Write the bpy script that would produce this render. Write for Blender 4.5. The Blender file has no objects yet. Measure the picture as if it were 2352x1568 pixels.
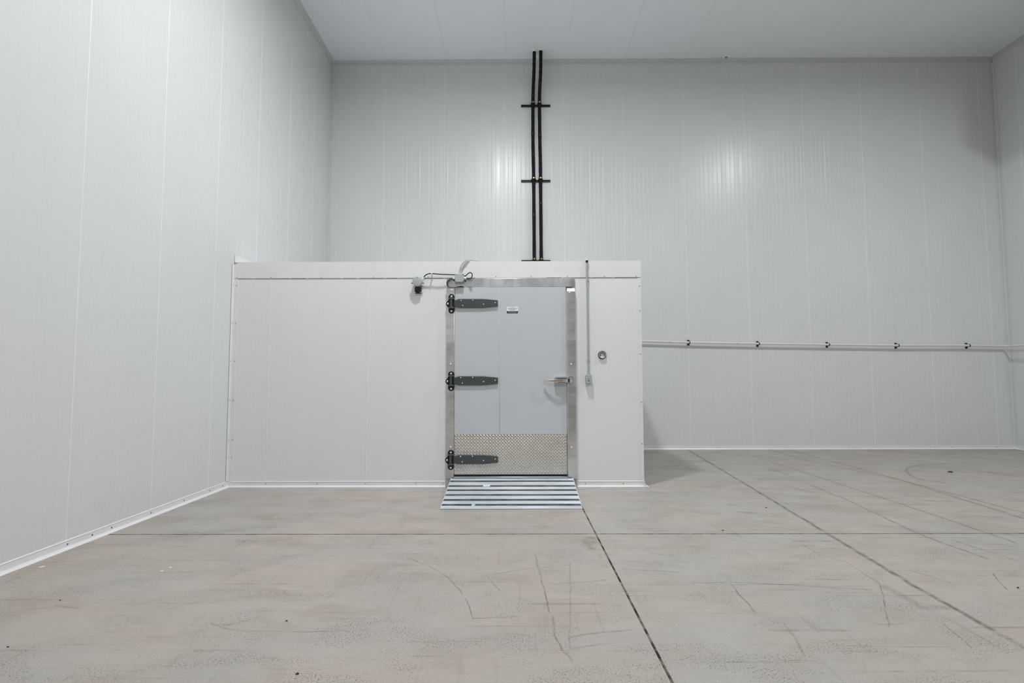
import bpy, bmesh, math, random
from mathutils import Matrix, Vector

random.seed(7)
PI = math.pi
C = bpy.context.scene.collection
scn = bpy.context.scene

# ------------------------------------------------------------------ camera, light, exposure
# world: X right, Y into the room, Z up, metres; camera stands at the origin
XL, XR, D1, D2, H = -3.197, 8.310, 6.165, 9.226, 6.712     # left wall, right wall, cooler front, back wall, ceiling
CX, CH = 1.430, 2.528                                      # right side and height of the walk-in cooler
YF = -14.0                                                 # wall behind the camera

cd = bpy.data.cameras.new('camera')
cam = bpy.data.objects.new('camera', cd); C.objects.link(cam)
cd.sensor_width = 36.0; cd.lens = 36.0 * 1257.14 / 2352.0; cd.clip_start = 0.05
R = Matrix.Rotation(0.0049, 4, 'Z') @ Matrix.Rotation(PI / 2 + 0.0637, 4, 'X') @ Matrix.Rotation(-0.0024, 4, 'Z')
cam.matrix_world = Matrix.Translation((0, 0, 1.22)) @ R
scn.camera = cam

wd = bpy.data.worlds.new('world'); scn.world = wd; wd.use_nodes = True
wd.node_tree.nodes['Background'].inputs[0].default_value = (0.8, 0.9, 1, 1)
wd.node_tree.nodes['Background'].inputs[1].default_value = 0.0

LAMP_COL = (0.985, 0.988, 1.0)
# round high-bay lamps hung under the ceiling, three rows of two
for lx, ly, watt in ((-0.22, 4.50, 345), (5.5, 4.50, 242), (-0.22, -1.4, 185), (5.5, -1.4, 100), (-0.22, -7.3, 150), (5.5, -7.3, 80)):
    ld = bpy.data.lights.new('high_bay_lamp', 'AREA'); ld.shape = 'DISK'; ld.size = 0.30; ld.spread = math.radians(175)
    ld.energy = watt; ld.color = LAMP_COL
    lo = bpy.data.objects.new('high_bay_lamp', ld); C.objects.link(lo); lo.location = (lx, ly, 6.58)

scn.view_settings.view_transform = 'Standard'
scn.view_settings.look = 'None'
scn.view_settings.exposure = -0.74
scn.view_settings.gamma = 1.0
scn.view_settings.use_curve_mapping = False

# ------------------------------------------------------------------ materials
def srgb(r, g, b):
    f = lambda c: (c / 255 / 12.92) if c <= 10 else ((c / 255 + 0.055) / 1.055) ** 2.4
    return (f(r), f(g), f(b), 1.0)

class NT:
    def __init__(s, name):
        s.m = bpy.data.materials.new(name); s.m.use_nodes = True
        s.t = s.m.node_tree; s.n = s.t.nodes; s.l = s.t.links
        s.b = s.n['Principled BSDF']
        s.pos = s.n.new('ShaderNodeTexCoord').outputs['Object']
    def sock(s, x, inp):
        if hasattr(x, 'is_linked'): s.l.new(x, inp)
        else:
            if isinstance(x, (tuple, list)) and len(x) == 3 and inp.type == 'RGBA': x = (*x, 1)
            inp.default_value = x
    def map(s, scale, src=None):
        m = s.n.new('ShaderNodeMapping'); m.inputs['Scale'].default_value = scale
        s.l.new(src or s.pos, m.inputs['Vector']); return m.outputs[0]
    def noise(s, vec, scale, detail=4, rough=0.55, dist=0.0):
        n = s.n.new('ShaderNodeTexNoise'); s.l.new(vec, n.inputs['Vector'])
        n.inputs['Scale'].default_value = scale; n.inputs['Detail'].default_value = detail
        n.inputs['Roughness'].default_value = rough; n.inputs['Distortion'].default_value = dist
        return n.outputs[0]
    def ramp(s, x, a, b, lo=0.0, hi=1.0):
        n = s.n.new('ShaderNodeMapRange'); n.interpolation_type = 'SMOOTHSTEP'
        s.sock(x, n.inputs[0]); n.inputs[1].default_value = a; n.inputs[2].default_value = b
        n.inputs[3].default_value = lo; n.inputs[4].default_value = hi; return n.outputs[0]
    def math(s, op, a, b=0.0, clamp=False):
        n = s.n.new('ShaderNodeMath'); n.operation = op; n.use_clamp = clamp
        s.sock(a, n.inputs[0]); s.sock(b, n.inputs[1]); return n.outputs[0]
    def mix(s, f, a, b, mode='MIX'):
        n = s.n.new('ShaderNodeMix'); n.data_type = 'RGBA'; n.blend_type = mode
        s.sock(f, n.inputs[0]); s.sock(a, n.inputs[6]); s.sock(b, n.inputs[7]); return n.outputs[2]
    def bump(s, h, strength, dist):
        n = s.n.new('ShaderNodeBump'); n.inputs['Strength'].default_value = strength; n.inputs['Distance'].default_value = dist
        s.sock(h, n.inputs['Height']); s.l.new(n.outputs[0], s.b.inputs['Normal'])
    def set(s, **k):
        for a, v in k.items():
            s.sock(v, s.b.inputs[{'col': 'Base Color', 'rough': 'Roughness', 'metal': 'Metallic', 'spec': 'Specular IOR Level', 'coat': 'Coat Weight', 'aniso': 'Anisotropic'}[a]])
        return s.m

def plain(name, col, rough=0.5, metal=0.0, spec=0.5, var=0.06, scale=6.0):
    t = NT(name)
    n = t.noise(t.pos, scale, 3)
    k = t.ramp(n, 0.3, 0.7, 1 - var, 1 + var)
    t.set(col=t.mix(1.0, col, k, 'MULTIPLY'), rough=rough, metal=metal, spec=spec)
    return t.m

def panel_mat(name, col, rough=0.30, spec=0.5):
    # white baked enamel on steel: slight waviness along the ribs, slight gloss variation
    t = NT(name)
    n = t.noise(t.map((9, 9, 0.25)), 1.0, 4, 0.6)
    d = t.noise(t.map((1.2, 1.2, 0.8)), 1.0, 4, 0.6)
    c = t.mix(1.0, col, t.ramp(d, 0.25, 0.75, 0.985, 1.015), 'MULTIPLY')
    t.bump(n, 0.06, 0.01)
    return t.set(col=c, rough=t.ramp(n, 0.3, 0.7, rough - 0.04, rough + 0.05), spec=spec)

M_WALL = panel_mat('white_wall_enamel', (0.705, 0.727, 0.728))
M_CEIL = panel_mat('white_ceiling_enamel', (0.85, 0.90, 0.935), 0.42)
M_COOL = panel_mat('white_cooler_enamel', (0.80, 0.81, 0.82), 0.40)
M_TRIM = plain('white_trim_enamel', (0.79, 0.80, 0.805), 0.33, var=0.02)
M_EDGE = plain('corner_shade_enamel', (0.655, 0.68, 0.68), 0.4, var=0.02)  # white trim with the corner shade darkened into its base colour
M_BEAD = plain('white_sealant', (0.83, 0.84, 0.835), 0.45, var=0.03)
M_DOOR = panel_mat('grey_white_door_enamel', (0.575, 0.605, 0.625), 0.38)
M_SCREW = plain('dull_screw_steel', (0.16, 0.16, 0.165), 0.45, 0.6)
M_BOLT = plain('bright_bolt_steel', (0.75, 0.75, 0.74), 0.25, 0.9)
M_BLACK = plain('black_rubber_foam', (0.008, 0.009, 0.011), 0.75, spec=0.25, scale=30)
M_BLKPL = plain('black_plastic', (0.010, 0.010, 0.011), 0.4, spec=0.4)
M_HINGE = plain('charcoal_hinge_plastic', (0.060, 0.068, 0.070), 0.42, spec=0.5)
M_GREYBOX = plain('grey_electrical_box', (0.42, 0.46, 0.475), 0.42, var=0.03)
M_GREYCAB = plain('grey_cable_sheath', (0.50, 0.51, 0.53), 0.5)
M_CONDUIT = plain('grey_conduit', (0.40, 0.435, 0.45), 0.38, var=0.03)
M_WHPL = plain('white_plastic', (0.80, 0.80, 0.78), 0.4, var=0.02)
M_CHROME = plain('chrome', (0.78, 0.78, 0.78), 0.10, 1.0, var=0.03)
M_BRASS = plain('brass', (0.60, 0.42, 0.12), 0.3, 1.0)
M_CREAM = plain('cream_pvc', (0.78, 0.75, 0.69), 0.4, var=0.03)
M_LEVER = plain('floor_tint_lever', (0.80, 0.70, 0.60), 0.18, 1.0, var=0.03)  # coppery floor reflection is mixed into the chrome colour
M_INK = plain('dark_print', (0.02, 0.03, 0.045), 0.5)
M_GREYINK = plain('grey_print', (0.25, 0.28, 0.33), 0.5)
M_PAPER = plain('white_paper', (0.86, 0.86, 0.85), 0.6, var=0.02)
M_DIRT = plain('dark_debris', (0.035, 0.032, 0.03), 0.8)
M_STRIP = plain('worn_grip_strip', (0.085, 0.080, 0.074), 0.85, spec=0.2, var=0.45, scale=9)

def steel(name, col, rough, sx=(3, 3, 14), var=0.16):
    t = NT(name)
    n = t.noise(t.map(sx), 1.0, 5, 0.6); d = t.noise(t.pos, 2.3, 4, 0.6)
    k = t.ramp(t.math('ADD', t.math('MULTIPLY', n, 0.45), t.math('MULTIPLY', d, 0.55)), 0.35, 0.65, 1 - var, 1 + var)
    t.bump(n, 0.12, 0.004)
    return t.set(col=t.mix(1.0, col, k, 'MULTIPLY'), rough=t.ramp(d, 0.3, 0.7, rough - 0.06, rough + 0.08), metal=1.0)
M_FRAME = steel('brushed_frame_steel', (0.70, 0.70, 0.685), 0.34)
M_HEAD = steel('brushed_header_steel', (0.76, 0.775, 0.785), 0.28, (14, 3, 3))
M_TREAD = plain('diamond_plate_aluminium', (0.72, 0.68, 0.63), 0.27, 1.0, var=0.05)
M_ZINC = None
def zinc():
    t = NT('galvanised_ramp_steel')
    v = t.n.new('ShaderNodeTexVoronoi'); t.l.new(t.map((30, 30, 30)), v.inputs['Vector'])
    n = t.noise(t.map((2.0, 9, 9)), 1.0, 5, 0.65)
    k = t.ramp(n, 0.3, 0.7, 0.80, 1.16)
    k2 = t.ramp(v.outputs['Distance'], 0.0, 0.6, 0.96, 1.04)
    c = t.mix(1.0, t.mix(1.0, (0.67, 0.75, 0.82), k, 'MULTIPLY'), k2, 'MULTIPLY')
    scuff = t.ramp(t.noise(t.map((14, 60, 60)), 1.0, 3), 0.66, 0.74)
    c = t.mix(t.math('MULTIPLY', scuff, 0.5), c, (0.80, 0.82, 0.84))
    return t.set(col=c, rough=0.5, metal=0.55)
M_ZINC = zinc()

# tyre marks, scrapes and stains on the slab: (half width, strength, polyline on the floor, metres)
MARKS = [
    (0.017, 0.9, [(2.86, 9.164), (2.653, 6.816), (2.416, 4.338), (2.319, 3.278), (2.289, 2.559), (2.27, 1.9)]),
    (0.012, 0.45, [(3.313, 6.345), (3.265, 5.453), (3.175, 4.783), (3.118, 4.348), (3.123, 4.024), (3.149, 3.746)]),
    (0.013, 0.45, [(3.631, 8.424), (3.663, 7.204), (3.659, 6.159), (3.672, 5.382), (3.667, 4.627), (3.652, 4.099)]),
    (0.02, 0.4, [(4.205, 9.249), (4.232, 7.868), (4.443, 6.96), (4.498, 6.336), (4.406, 5.446), (4.34, 4.778)]),
    (0.012, 0.5, [(3.371, 7.526), (3.365, 6.857)]),
    (0.01, 0.35, [(3.25, 9.062), (3.241, 8.183), (3.371, 7.526)]),
    (0.02, 0.4, [(3.618, 8.509), (4.151, 8.018)]),
    (0.02, 0.42, [(5.973, 7.678), (5.59, 7.64), (5.204, 7.377), (5.007, 7.13), (4.804, 6.736), (4.753, 6.509), (4.897, 6.333)]),
    (0.004, 0.45, [(2.069, 4.224), (2.083, 3.814), (2.169, 3.685), (2.148, 3.32), (1.99, 3.043), (1.81, 2.74)]),
    (0.005, 0.45, [(1.266, 3.321), (1.254, 3.131), (1.243, 2.922)]),
    (0.006, 0.4, [(1.052, 3.334), (1.3, 3.334), (1.605, 3.295), (1.773, 3.258), (2.028, 3.222)]),
    (0.03, 0.25, [(2.143, 3.27), (2.144, 2.981), (2.254, 2.981)]),
    (0.003, 0.6, [(2.099, 2.792), (2.049, 2.55)]),
    (0.006, 0.3, [(1.329, 2.792), (1.308, 2.642), (1.267, 2.479)]),
    (0.035, 0.4, [(2.015, 5.012), (2.125, 4.983)]),
    (0.03, 0.3, [(2.035, 5.284), (2.09, 5.271)]),
    (0.03, 0.25, [(2.989, 6.208), (3.081, 5.906), (3.245, 5.746)]),
    (0.025, 0.35, [(3.985, 5.448), (4.239, 5.433)]),
    (0.004, 0.5, [(2.947, 3.477), (2.808, 3.221)]),
    (0.006, 0.4, [(2.472, 3.534), (2.564, 3.319)]),
    (0.012, 0.35, [(2.064, 4.143), (2.326, 4.142)]),
    (0.02, 0.3, [(5.893, 7.307), (6.09, 6.672)]),
    (0.012, 0.3, [(3.246, 4.18), (3.313, 3.667)]),
    (0.0035, 0.5, [(-0.718, 3.775), (-0.534, 3.592), (-0.423, 3.439), (-0.316, 3.212), (-0.244, 2.996), (-0.213, 2.839)]),
    (0.005, 0.5, [(0.136, 3.832), (0.153, 3.438), (0.172, 3.15), (0.174, 2.924)]),
    (0.005, 0.45, [(0.193, 2.872), (0.185, 2.67), (0.208, 2.533), (0.242, 2.433)]),
    (0.004, 0.35, [(0.357, 3.672), (0.241, 2.546)]),
    (0.006, 0.3, [(-0.219, 3.439), (0.076, 3.565), (0.359, 3.645)]),
    (0.005, 0.4, [(-0.21, 2.848), (0.023, 2.872)]),
    (0.003, 0.4, [(-0.185, 3.464), (-0.089, 3.212)]),
    (0.008, 0.35, [(0.258, 2.648), (0.437, 2.706), (0.559, 2.729)]),
    (0.006, 0.3, [(0.248, 2.546), (0.451, 2.592)]),
    (0.006, 0.35, [(0.189, 3.299), (0.549, 3.378)]),
    (0.008, 0.3, [(0.681, 3.564), (1.02, 3.499)]),
    (0.03, 0.4, [(0.545, 4.234), (0.6, 4.234), (0.581, 4.108)]),
    (0.035, 0.28, [(0.522, 4.179), (0.546, 3.973)]),
    (0.005, 0.35, [(-1.507, 2.792), (-1.423, 2.744), (-1.313, 2.713), (-0.802, 2.705)]),
    (0.004, 0.4, [(-1.435, 2.768), (-1.303, 2.859)]),
    (0.01, 0.3, [(-2.46, 3.004), (-2.318, 2.976)]),
]
def mark_group():
    g = bpy.data.node_groups.new('floor_mark', 'ShaderNodeTree')
    for n, ty in (('P', 'NodeSocketVector'), ('A', 'NodeSocketVector'), ('BA', 'NodeSocketVector'), ('IL', 'NodeSocketFloat'), ('W', 'NodeSocketFloat'), ('S', 'NodeSocketFloat')):
        g.interface.new_socket(n, in_out='INPUT', socket_type=ty)
    g.interface.new_socket('V', in_out='OUTPUT', socket_type='NodeSocketFloat')
    N, L = g.nodes, g.links
    i = N.new('NodeGroupInput'); o = N.new('NodeGroupOutput')
    pa = N.new('ShaderNodeVectorMath'); pa.operation = 'SUBTRACT'; L.new(i.outputs[0], pa.inputs[0]); L.new(i.outputs[1], pa.inputs[1])
    dt = N.new('ShaderNodeVectorMath'); dt.operation = 'DOT_PRODUCT'; L.new(pa.outputs[0], dt.inputs[0]); L.new(i.outputs[2], dt.inputs[1])
    h = N.new('ShaderNodeMath'); h.operation = 'MULTIPLY'; h.use_clamp = True; L.new(dt.outputs['Value'], h.inputs[0]); L.new(i.outputs[3], h.inputs[1])
    sc = N.new('ShaderNodeVectorMath'); sc.operation = 'SCALE'; L.new(i.outputs[2], sc.inputs[0]); L.new(h.outputs[0], sc.inputs['Scale'])
    ds = N.new('ShaderNodeVectorMath'); ds.operation = 'DISTANCE'; L.new(pa.outputs[0], ds.inputs[0]); L.new(sc.outputs[0], ds.inputs[1])
    mr = N.new('ShaderNodeMapRange'); mr.interpolation_type = 'SMOOTHSTEP'
    L.new(ds.outputs['Value'], mr.inputs[0]); L.new(i.outputs[4], mr.inputs[2]); mr.inputs[1].default_value = 0
    L.new(i.outputs[5], mr.inputs[3]); mr.inputs[4].default_value = 0
    L.new(mr.outputs[0], o.inputs[0])
    return g
MARKG = mark_group()

def concrete(name, x0, x1, y0, y1, warm):
    t = NT(name)
    big = t.noise(t.map((0.55, 0.9, 1)), 1.0, 6, 0.62, 0.6)
    mid = t.noise(t.map((1.7, 2.8, 1)), 1.0, 6, 0.68, 0.4)
    streak = t.noise(t.map((2.6, 30, 1)), 1.0, 6, 0.72)
    fine = t.noise(t.pos, 130, 2, 0.7)
    patch = t.ramp(t.noise(t.map((1.3, 2.4, 1)), 1.5, 6, 0.65, 0.3), 0.44, 0.62)
    c = t.mix(t.ramp(big, 0.34, 0.66), srgb(165, 162, 157), srgb(172 + warm, 164, 155))
    c = t.mix(t.ramp(mid, 0.45, 0.72, 0, 0.7), c, srgb(156 + warm, 147, 137))
    c = t.mix(t.ramp(mid, 0.45, 0.25, 0, 0.5), c, srgb(174, 174, 171))
    c = t.mix(t.ramp(streak, 0.54, 0.76, 0, 0.34), c, srgb(143, 134, 125))
    c = t.mix(t.ramp(streak, 0.42, 0.25, 0, 0.25), c, srgb(184, 183, 180))
    sp = t.math('MULTIPLY', t.ramp(fine, 0.52, 0.66), t.math('ADD', t.math('MULTIPLY', patch, 0.85), 0.22))
    c = t.mix(sp, c, srgb(96, 89, 82))
    lp = t.math('MULTIPLY', t.ramp(t.noise(t.pos, 190, 2), 0.60, 0.74), t.math('ADD', t.math('MULTIPLY', patch, 0.5), 0.08))
    c = t.mix(lp, c, srgb(205, 204, 200))
    # worn scrapes in random directions
    for k, (sx, sy, rot) in enumerate(((0.8, 26, 0.10), (1.0, 30, -0.22), (22, 0.9, 0.15), (26, 1.2, -0.3))):
        m = t.n.new('ShaderNodeMapping'); t.l.new(t.pos, m.inputs[0]); m.inputs['Scale'].default_value = (sx, sy, 1)
        m.inputs['Rotation'].default_value = (0, 0, rot); m.inputs['Location'].default_value = (k * 7.3, k * 3.1, 0)
        s = t.ramp(t.noise(m.outputs[0], 1.0, 3, 0.5), 0.625, 0.69, 0, ((0.46, 0.42, 0.20, 0.16) if x1 < 0.7 else (0.62, 0.55, 0.26, 0.2))[k])
        c = t.mix(t.math('MULTIPLY', s, t.ramp(mid, 0.35, 0.6)), c, srgb(120, 110, 100))
    wn = t.n.new('ShaderNodeTexNoise'); wn.inputs['Scale'].default_value = 5; wn.inputs['Detail'].default_value = 4; t.l.new(t.pos, wn.inputs['Vector'])
    wv = t.n.new('ShaderNodeVectorMath'); wv.operation = 'MULTIPLY_ADD'; t.l.new(wn.outputs['Color'], wv.inputs[0])
    wv.inputs[1].default_value = (0.035, 0.035, 0); wv.inputs[2].default_value = (-0.0175, -0.0175, 0)
    wp = t.n.new('ShaderNodeVectorMath'); wp.operation = 'ADD'; t.l.new(t.pos, wp.inputs[0]); t.l.new(wv.outputs[0], wp.inputs[1])
    sp2 = t.n.new('ShaderNodeVectorMath'); sp2.operation = 'MULTIPLY'; t.l.new(wp.outputs[0], sp2.inputs[0]); sp2.inputs[1].default_value = (1, 1, 0)
    acc = None
    for w, s, L in MARKS:
        for a, b in zip(L[:-1], L[1:]):
            if max(a[0], b[0]) < x0 - 0.1 or min(a[0], b[0]) > x1 + 0.1 or max(a[1], b[1]) < y0 - 0.1 or min(a[1], b[1]) > y1 + 0.1: continue
            g = t.n.new('ShaderNodeGroup'); g.node_tree = MARKG
            t.l.new(sp2.outputs[0], g.inputs[0]); g.inputs[1].default_value = (a[0], a[1], 0)
            ba = (b[0] - a[0], b[1] - a[1]); g.inputs[2].default_value = (*ba, 0)
            g.inputs[3].default_value = 1 / (ba[0] ** 2 + ba[1] ** 2); g.inputs[4].default_value = w * 1.7; g.inputs[5].default_value = min(s * 1.3, 0.85)
            acc = g.outputs[0] if acc is None else t.math('MAXIMUM', acc, g.outputs[0])
    if acc is not None:
        br = t.ramp(t.noise(t.pos, 9, 5, 0.75), 0.34, 0.60, 0.2, 1.0)
        c = t.mix(t.math('MULTIPLY', acc, br), c, srgb(78, 69, 60))
    t.bump(t.math('ADD', fine, mid), 0.10, 0.004)
    return t.set(col=c, rough=t.ramp(mid, 0.3, 0.7, 0.33, 0.48), spec=0.5)

# ------------------------------------------------------------------ mesh helpers
class MB:
    def __init__(s): s.v = []; s.f = []
    def add(s, vs, fs):
        o = len(s.v); s.v += [tuple(v) for v in vs]; s.f += [tuple(i + o for i in f) for f in fs]; return s
    def box(s, x0, x1, y0, y1, z0, z1):
        return s.add([(x, y, z) for z in (z0, z1) for y in (y0, y1) for x in (x0, x1)],
                     [(0, 2, 3, 1), (4, 5, 7, 6), (0, 1, 5, 4), (2, 6, 7, 3), (0, 4, 6, 2), (1, 3, 7, 5)])
    def prism(s, pts, axis, d0, d1):
        # polygon pts in the other two axes, extruded along axis (0=x: pts are (y,z); 1=y: (x,z); 2=z: (x,y))
        n = len(pts)
        def P(p, d): return (d, p[0], p[1]) if axis == 0 else (p[0], d, p[1]) if axis == 1 else (p[0], p[1], d)
        vs = [P(p, d0) for p in pts] + [P(p, d1) for p in pts]
        return s.add(vs, [tuple(range(n)), tuple(range(2 * n - 1, n - 1, -1))] + [(i, i + n, (i + 1) % n + n, (i + 1) % n) for i in range(n)])
    def tube(s, pts, r, n=10, caps=True):
        pts = [Vector(p) for p in pts]; rings = []
        u = None
        for i, p in enumerate(pts):
            d = (pts[min(i + 1, len(pts) - 1)] - pts[max(i - 1, 0)]).normalized()
            if u is None: u = d.orthogonal().normalized()
            u = (u - d * u.dot(d)).normalized(); w = d.cross(u)
            rr = r[i] if isinstance(r, (list, tuple)) else r
            rings.append([p + (u * math.cos(2 * PI * k / n) + w * math.sin(2 * PI * k / n)) * rr for k in range(n)])
        vs = [v for ring in rings for v in ring]
        fs = [(i * n + k, i * n + (k + 1) % n, (i + 1) * n + (k + 1) % n, (i + 1) * n + k) for i in range(len(pts) - 1) for k in range(n)]
        if caps: fs += [tuple(range(n - 1, -1, -1)), tuple((len(pts) - 1) * n + k for k in range(n))]
        return s.add(vs, fs)
    def lathe(s, c, axis, prof, n=20, caps=True):
        # prof: (distance along axis, radius)
        ax = Vector(axis).normalized(); u = ax.orthogonal().normalized(); w = ax.cross(u); c = Vector(c)
        vs = [c + ax * d + (u * math.cos(2 * PI * k / n) + w * math.sin(2 * PI * k / n)) * r for d, r in prof for k in range(n)]
        fs = [(i * n + k, i * n + (k + 1) % n, (i + 1) * n + (k + 1) % n, (i + 1) * n + k) for i in range(len(prof) - 1) for k in range(n)]
        if caps: fs += [tuple(range(n - 1, -1, -1)), tuple((len(prof) - 1) * n + k for k in range(n))]
        return s.add(vs, fs)
    def build(s, name, mat, parent=None, bevel=0.0, smooth=40, kind=None, label=None, segs=1):
        org = Vector((0, 0, 0)); p = parent
        while p is not None: org += p.location; p = p.parent
        me = bpy.data.meshes.new(name)
        me.from_pydata([tuple(Vector(v) - org) for v in s.v], [], s.f)
        bm = bmesh.new(); bm.from_mesh(me)
        bmesh.ops.recalc_face_normals(bm, faces=bm.faces)
        if bevel > 0:
            ed = [e for e in bm.edges if len(e.link_faces) == 2 and e.calc_face_angle(0) > 0.6]
            bmesh.ops.bevel(bm, geom=ed, offset=bevel, segments=segs, affect='EDGES', clamp_overlap=True)
        bm.to_mesh(me); bm.free()
        if smooth:
            me.polygons.foreach_set('use_smooth', [True] * len(me.polygons)); me.set_sharp_from_angle(angle=math.radians(smooth))
        me.materials.append(mat)
        o = bpy.data.objects.new(name, me); C.objects.link(o)
        if parent is not None: o.parent = parent
        if kind: o['kind'] = kind
        if label: o['label'] = label
        return o

def tag(o, label, cat, group=None, kind=None):
    o['label'] = label; o['category'] = cat
    if group: o['group'] = group
    if kind: o['kind'] = kind
    return o
def thing(name, label, cat, loc=(0, 0, 0), group=None):
    o = bpy.data.objects.new(name, None); C.objects.link(o); o.location = loc; o.empty_display_size = 0.05
    return tag(o, label, cat, group)
def structure(o, label=None):
    o['kind'] = 'structure'
    if label: o['label'] = label
    return o
def curve(pts, n=8):
    # Catmull-Rom through pts
    P = [Vector(p) for p in pts]; P = [P[0] * 2 - P[1]] + P + [P[-1] * 2 - P[-2]]; out = []
    for i in range(1, len(P) - 2):
        for k in range(n):
            t = k / n; a, b, c, d = P[i - 1:i + 3]
            out.append(0.5 * ((2 * b) + (c - a) * t + (2 * a - 5 * b + 4 * c - d) * t * t + (3 * b - a - 3 * c + d) * t ** 3))
    return out + [P[-2]]

# ------------------------------------------------------------------ ribbed insulated panels
def panel_profile(w, pitch, depth, gap=0.0015):
    # u along the wall, d out of the wall: chamfered side joints, shallow V micro-ribs
    p = [(gap, -0.02), (gap, -0.0025), (gap + 0.003, 0.0)]
    if pitch:
        n = int((w - 0.06) / pitch); o = (w - n * pitch) / 2
        for i in range(n + 1):
            c = o + i * pitch; dd = depth * random.uniform(0.6, 1.25)
            if c < 0.03 or c > w - 0.03: continue
            p += [(c - 0.0055, 0), (c - 0.0012, -dd), (c + 0.0012, -dd), (c + 0.0055, 0)]
    return p + [(w - gap - 0.003, 0.0), (w - gap, -0.0025), (w - gap, -0.02)]
def panel(parent, fn, u0, u1, v0, v1, mat, pitch=0.075, depth=0.0011, name='panel'):
    pr = panel_profile(u1 - u0, pitch, depth)
    m = MB(); n = len(pr)
    vs = [fn(u0 + u, v0, d) for u, d in pr] + [fn(u0 + u, v1, d) for u, d in pr]
    m.add(vs, [(i, i + 1, i + 1 + n, i + n) for i in range(n - 1)] + [tuple(range(n)), tuple(range(2 * n - 1, n - 1, -1))])
    return m.build(name, mat, parent, smooth=0)
def bead(parent, fn, u, v0, v1, w=0.0095, h=0.002):
    # sealant run over a panel joint
    m = MB(); pr = [(-w / 2, -0.006), (-w / 2, 0.0005), (-w * 0.2, h), (w * 0.2, h), (w / 2, 0.0005), (w / 2, -0.006)]; n = len(pr)
    m.add([fn(u + a, v0, d) for a, d in pr] + [fn(u + a, v1, d) for a, d in pr], [(i, i + 1, i + 1 + n, i + n) for i in range(n - 1)] + [tuple(range(n)), tuple(range(2 * n - 1, n - 1, -1))])
    return m.build('sealant_bead', M_BEAD, parent)

f_back = lambda u, v, d: (u, D2 - d, v)
f_left = lambda u, v, d: (XL + d, u, v)
f_right = lambda u, v, d: (XR - d, u, v)
f_ceil = lambda u, v, d: (u, v, H - d)
f_cool = lambda u, v, d: (u, D1 - d, v)
f_side = lambda u, v, d: (CX + d, u, v)

def wall(name, slab, fn, joints, v0, v1, mat, label, pitch=0.075, depth=0.00085):
    base = structure(MB().box(*slab).build(name, M_WALL, None, smooth=0), label)
    for a, b in zip(joints[:-1], joints[1:]): panel(base, fn, a, b, v0, v1, mat, pitch, depth)
    for a in joints[1:-1]: bead(base, fn, a, v0, v1, 0.014 if name == 'ceiling' else 0.0095)
    return base
back_joints = [XL, -2.256, -1.206, -0.172, 0.860, 1.886, 2.930, 3.968, 4.983, 5.992, 7.015, 8.036, XR]
left_joints = [YF] + [3.96 - 0.906 * k for k in range(19, 0, -1)] + [3.96, 4.865, 5.772, 6.68, 7.59, 8.50, D2]
right_joints = [YF] + [8.80 - 1.03 * k for k in range(22, -1, -1)] + [D2]
wall('wall_back', (XL - 0.15, XR + 0.15, D2 + 0.015, D2 + 0.15, -0.02, H + 0.02), f_back, back_joints, 0, H, M_WALL, 'far white ribbed panel wall behind the cooler')
wall('wall_left', (XL - 0.15, XL - 0.015, YF, D2 + 0.15, -0.02, H + 0.02), f_left, left_joints, 0, H, M_WALL, 'white ribbed panel wall along the left side')
wall('wall_right', (XR + 0.015, XR + 0.15, YF, D2 + 0.15, -0.02, H + 0.02), f_right, right_joints, 0, H, M_WALL, 'white ribbed panel wall at the right edge')
structure(MB().box(XL - 0.15, XR + 0.15, YF - 0.15, YF, -0.02, H + 0.02).build('wall_front', M_WALL, None, smooth=0), 'white wall behind the camera')
ceil_joints = [XL, -2.20, -1.17, -0.14, 0.89, 1.92, 2.96, 3.985, 5.045, 6.08, 7.125, XR]
wall('ceiling', (XL - 0.15, XR + 0.15, YF - 0.15, D2 + 0.15, H + 0.015, H + 0.15), f_ceil, ceil_joints, YF, D2, M_CEIL, 'white panel ceiling', 0.15, 0.0005)

# floor: saw-cut concrete slabs over a dark joint bed
t = NT('joint_filler')
jn = t.noise(t.map((9, 9, 9)), 1.0, 5, 0.7)
t.set(col=t.mix(t.ramp(jn, 0.40, 0.62), (0.012, 0.010, 0.008), (0.20, 0.17, 0.14)), rough=0.9)
floor = structure(MB().box(XL - 0.15, XR + 0.15, YF - 0.15, D2 + 0.15, -0.12, -0.0012).build('floor', t.m, None, smooth=0), 'worn polished concrete floor with saw-cut joints')
xs, ys = [XL - 0.12, 0.6255, 4.520, XR + 0.12], [YF - 0.1, 4.335, D2 + 0.12]
for i in range(3):
    for j in range(2):
        jx, jy = (0.0062 if i == 0 or i == 1 else 0.005), 0.0085
        x0, x1 = xs[i] + (jx if i else 0), xs[i + 1] - (jx if i < 2 else 0)
        y0, y1 = ys[j] + (jy if j else 0), ys[j + 1] - (jy if j < 1 else 0)
        MB().box(x0, x1, y0, y1, -0.02, 0).build('slab', concrete('concrete_slab', x0, x1, y0, y1, 2 if i == 0 else 0), floor, bevel=0.0007, smooth=0)

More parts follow.
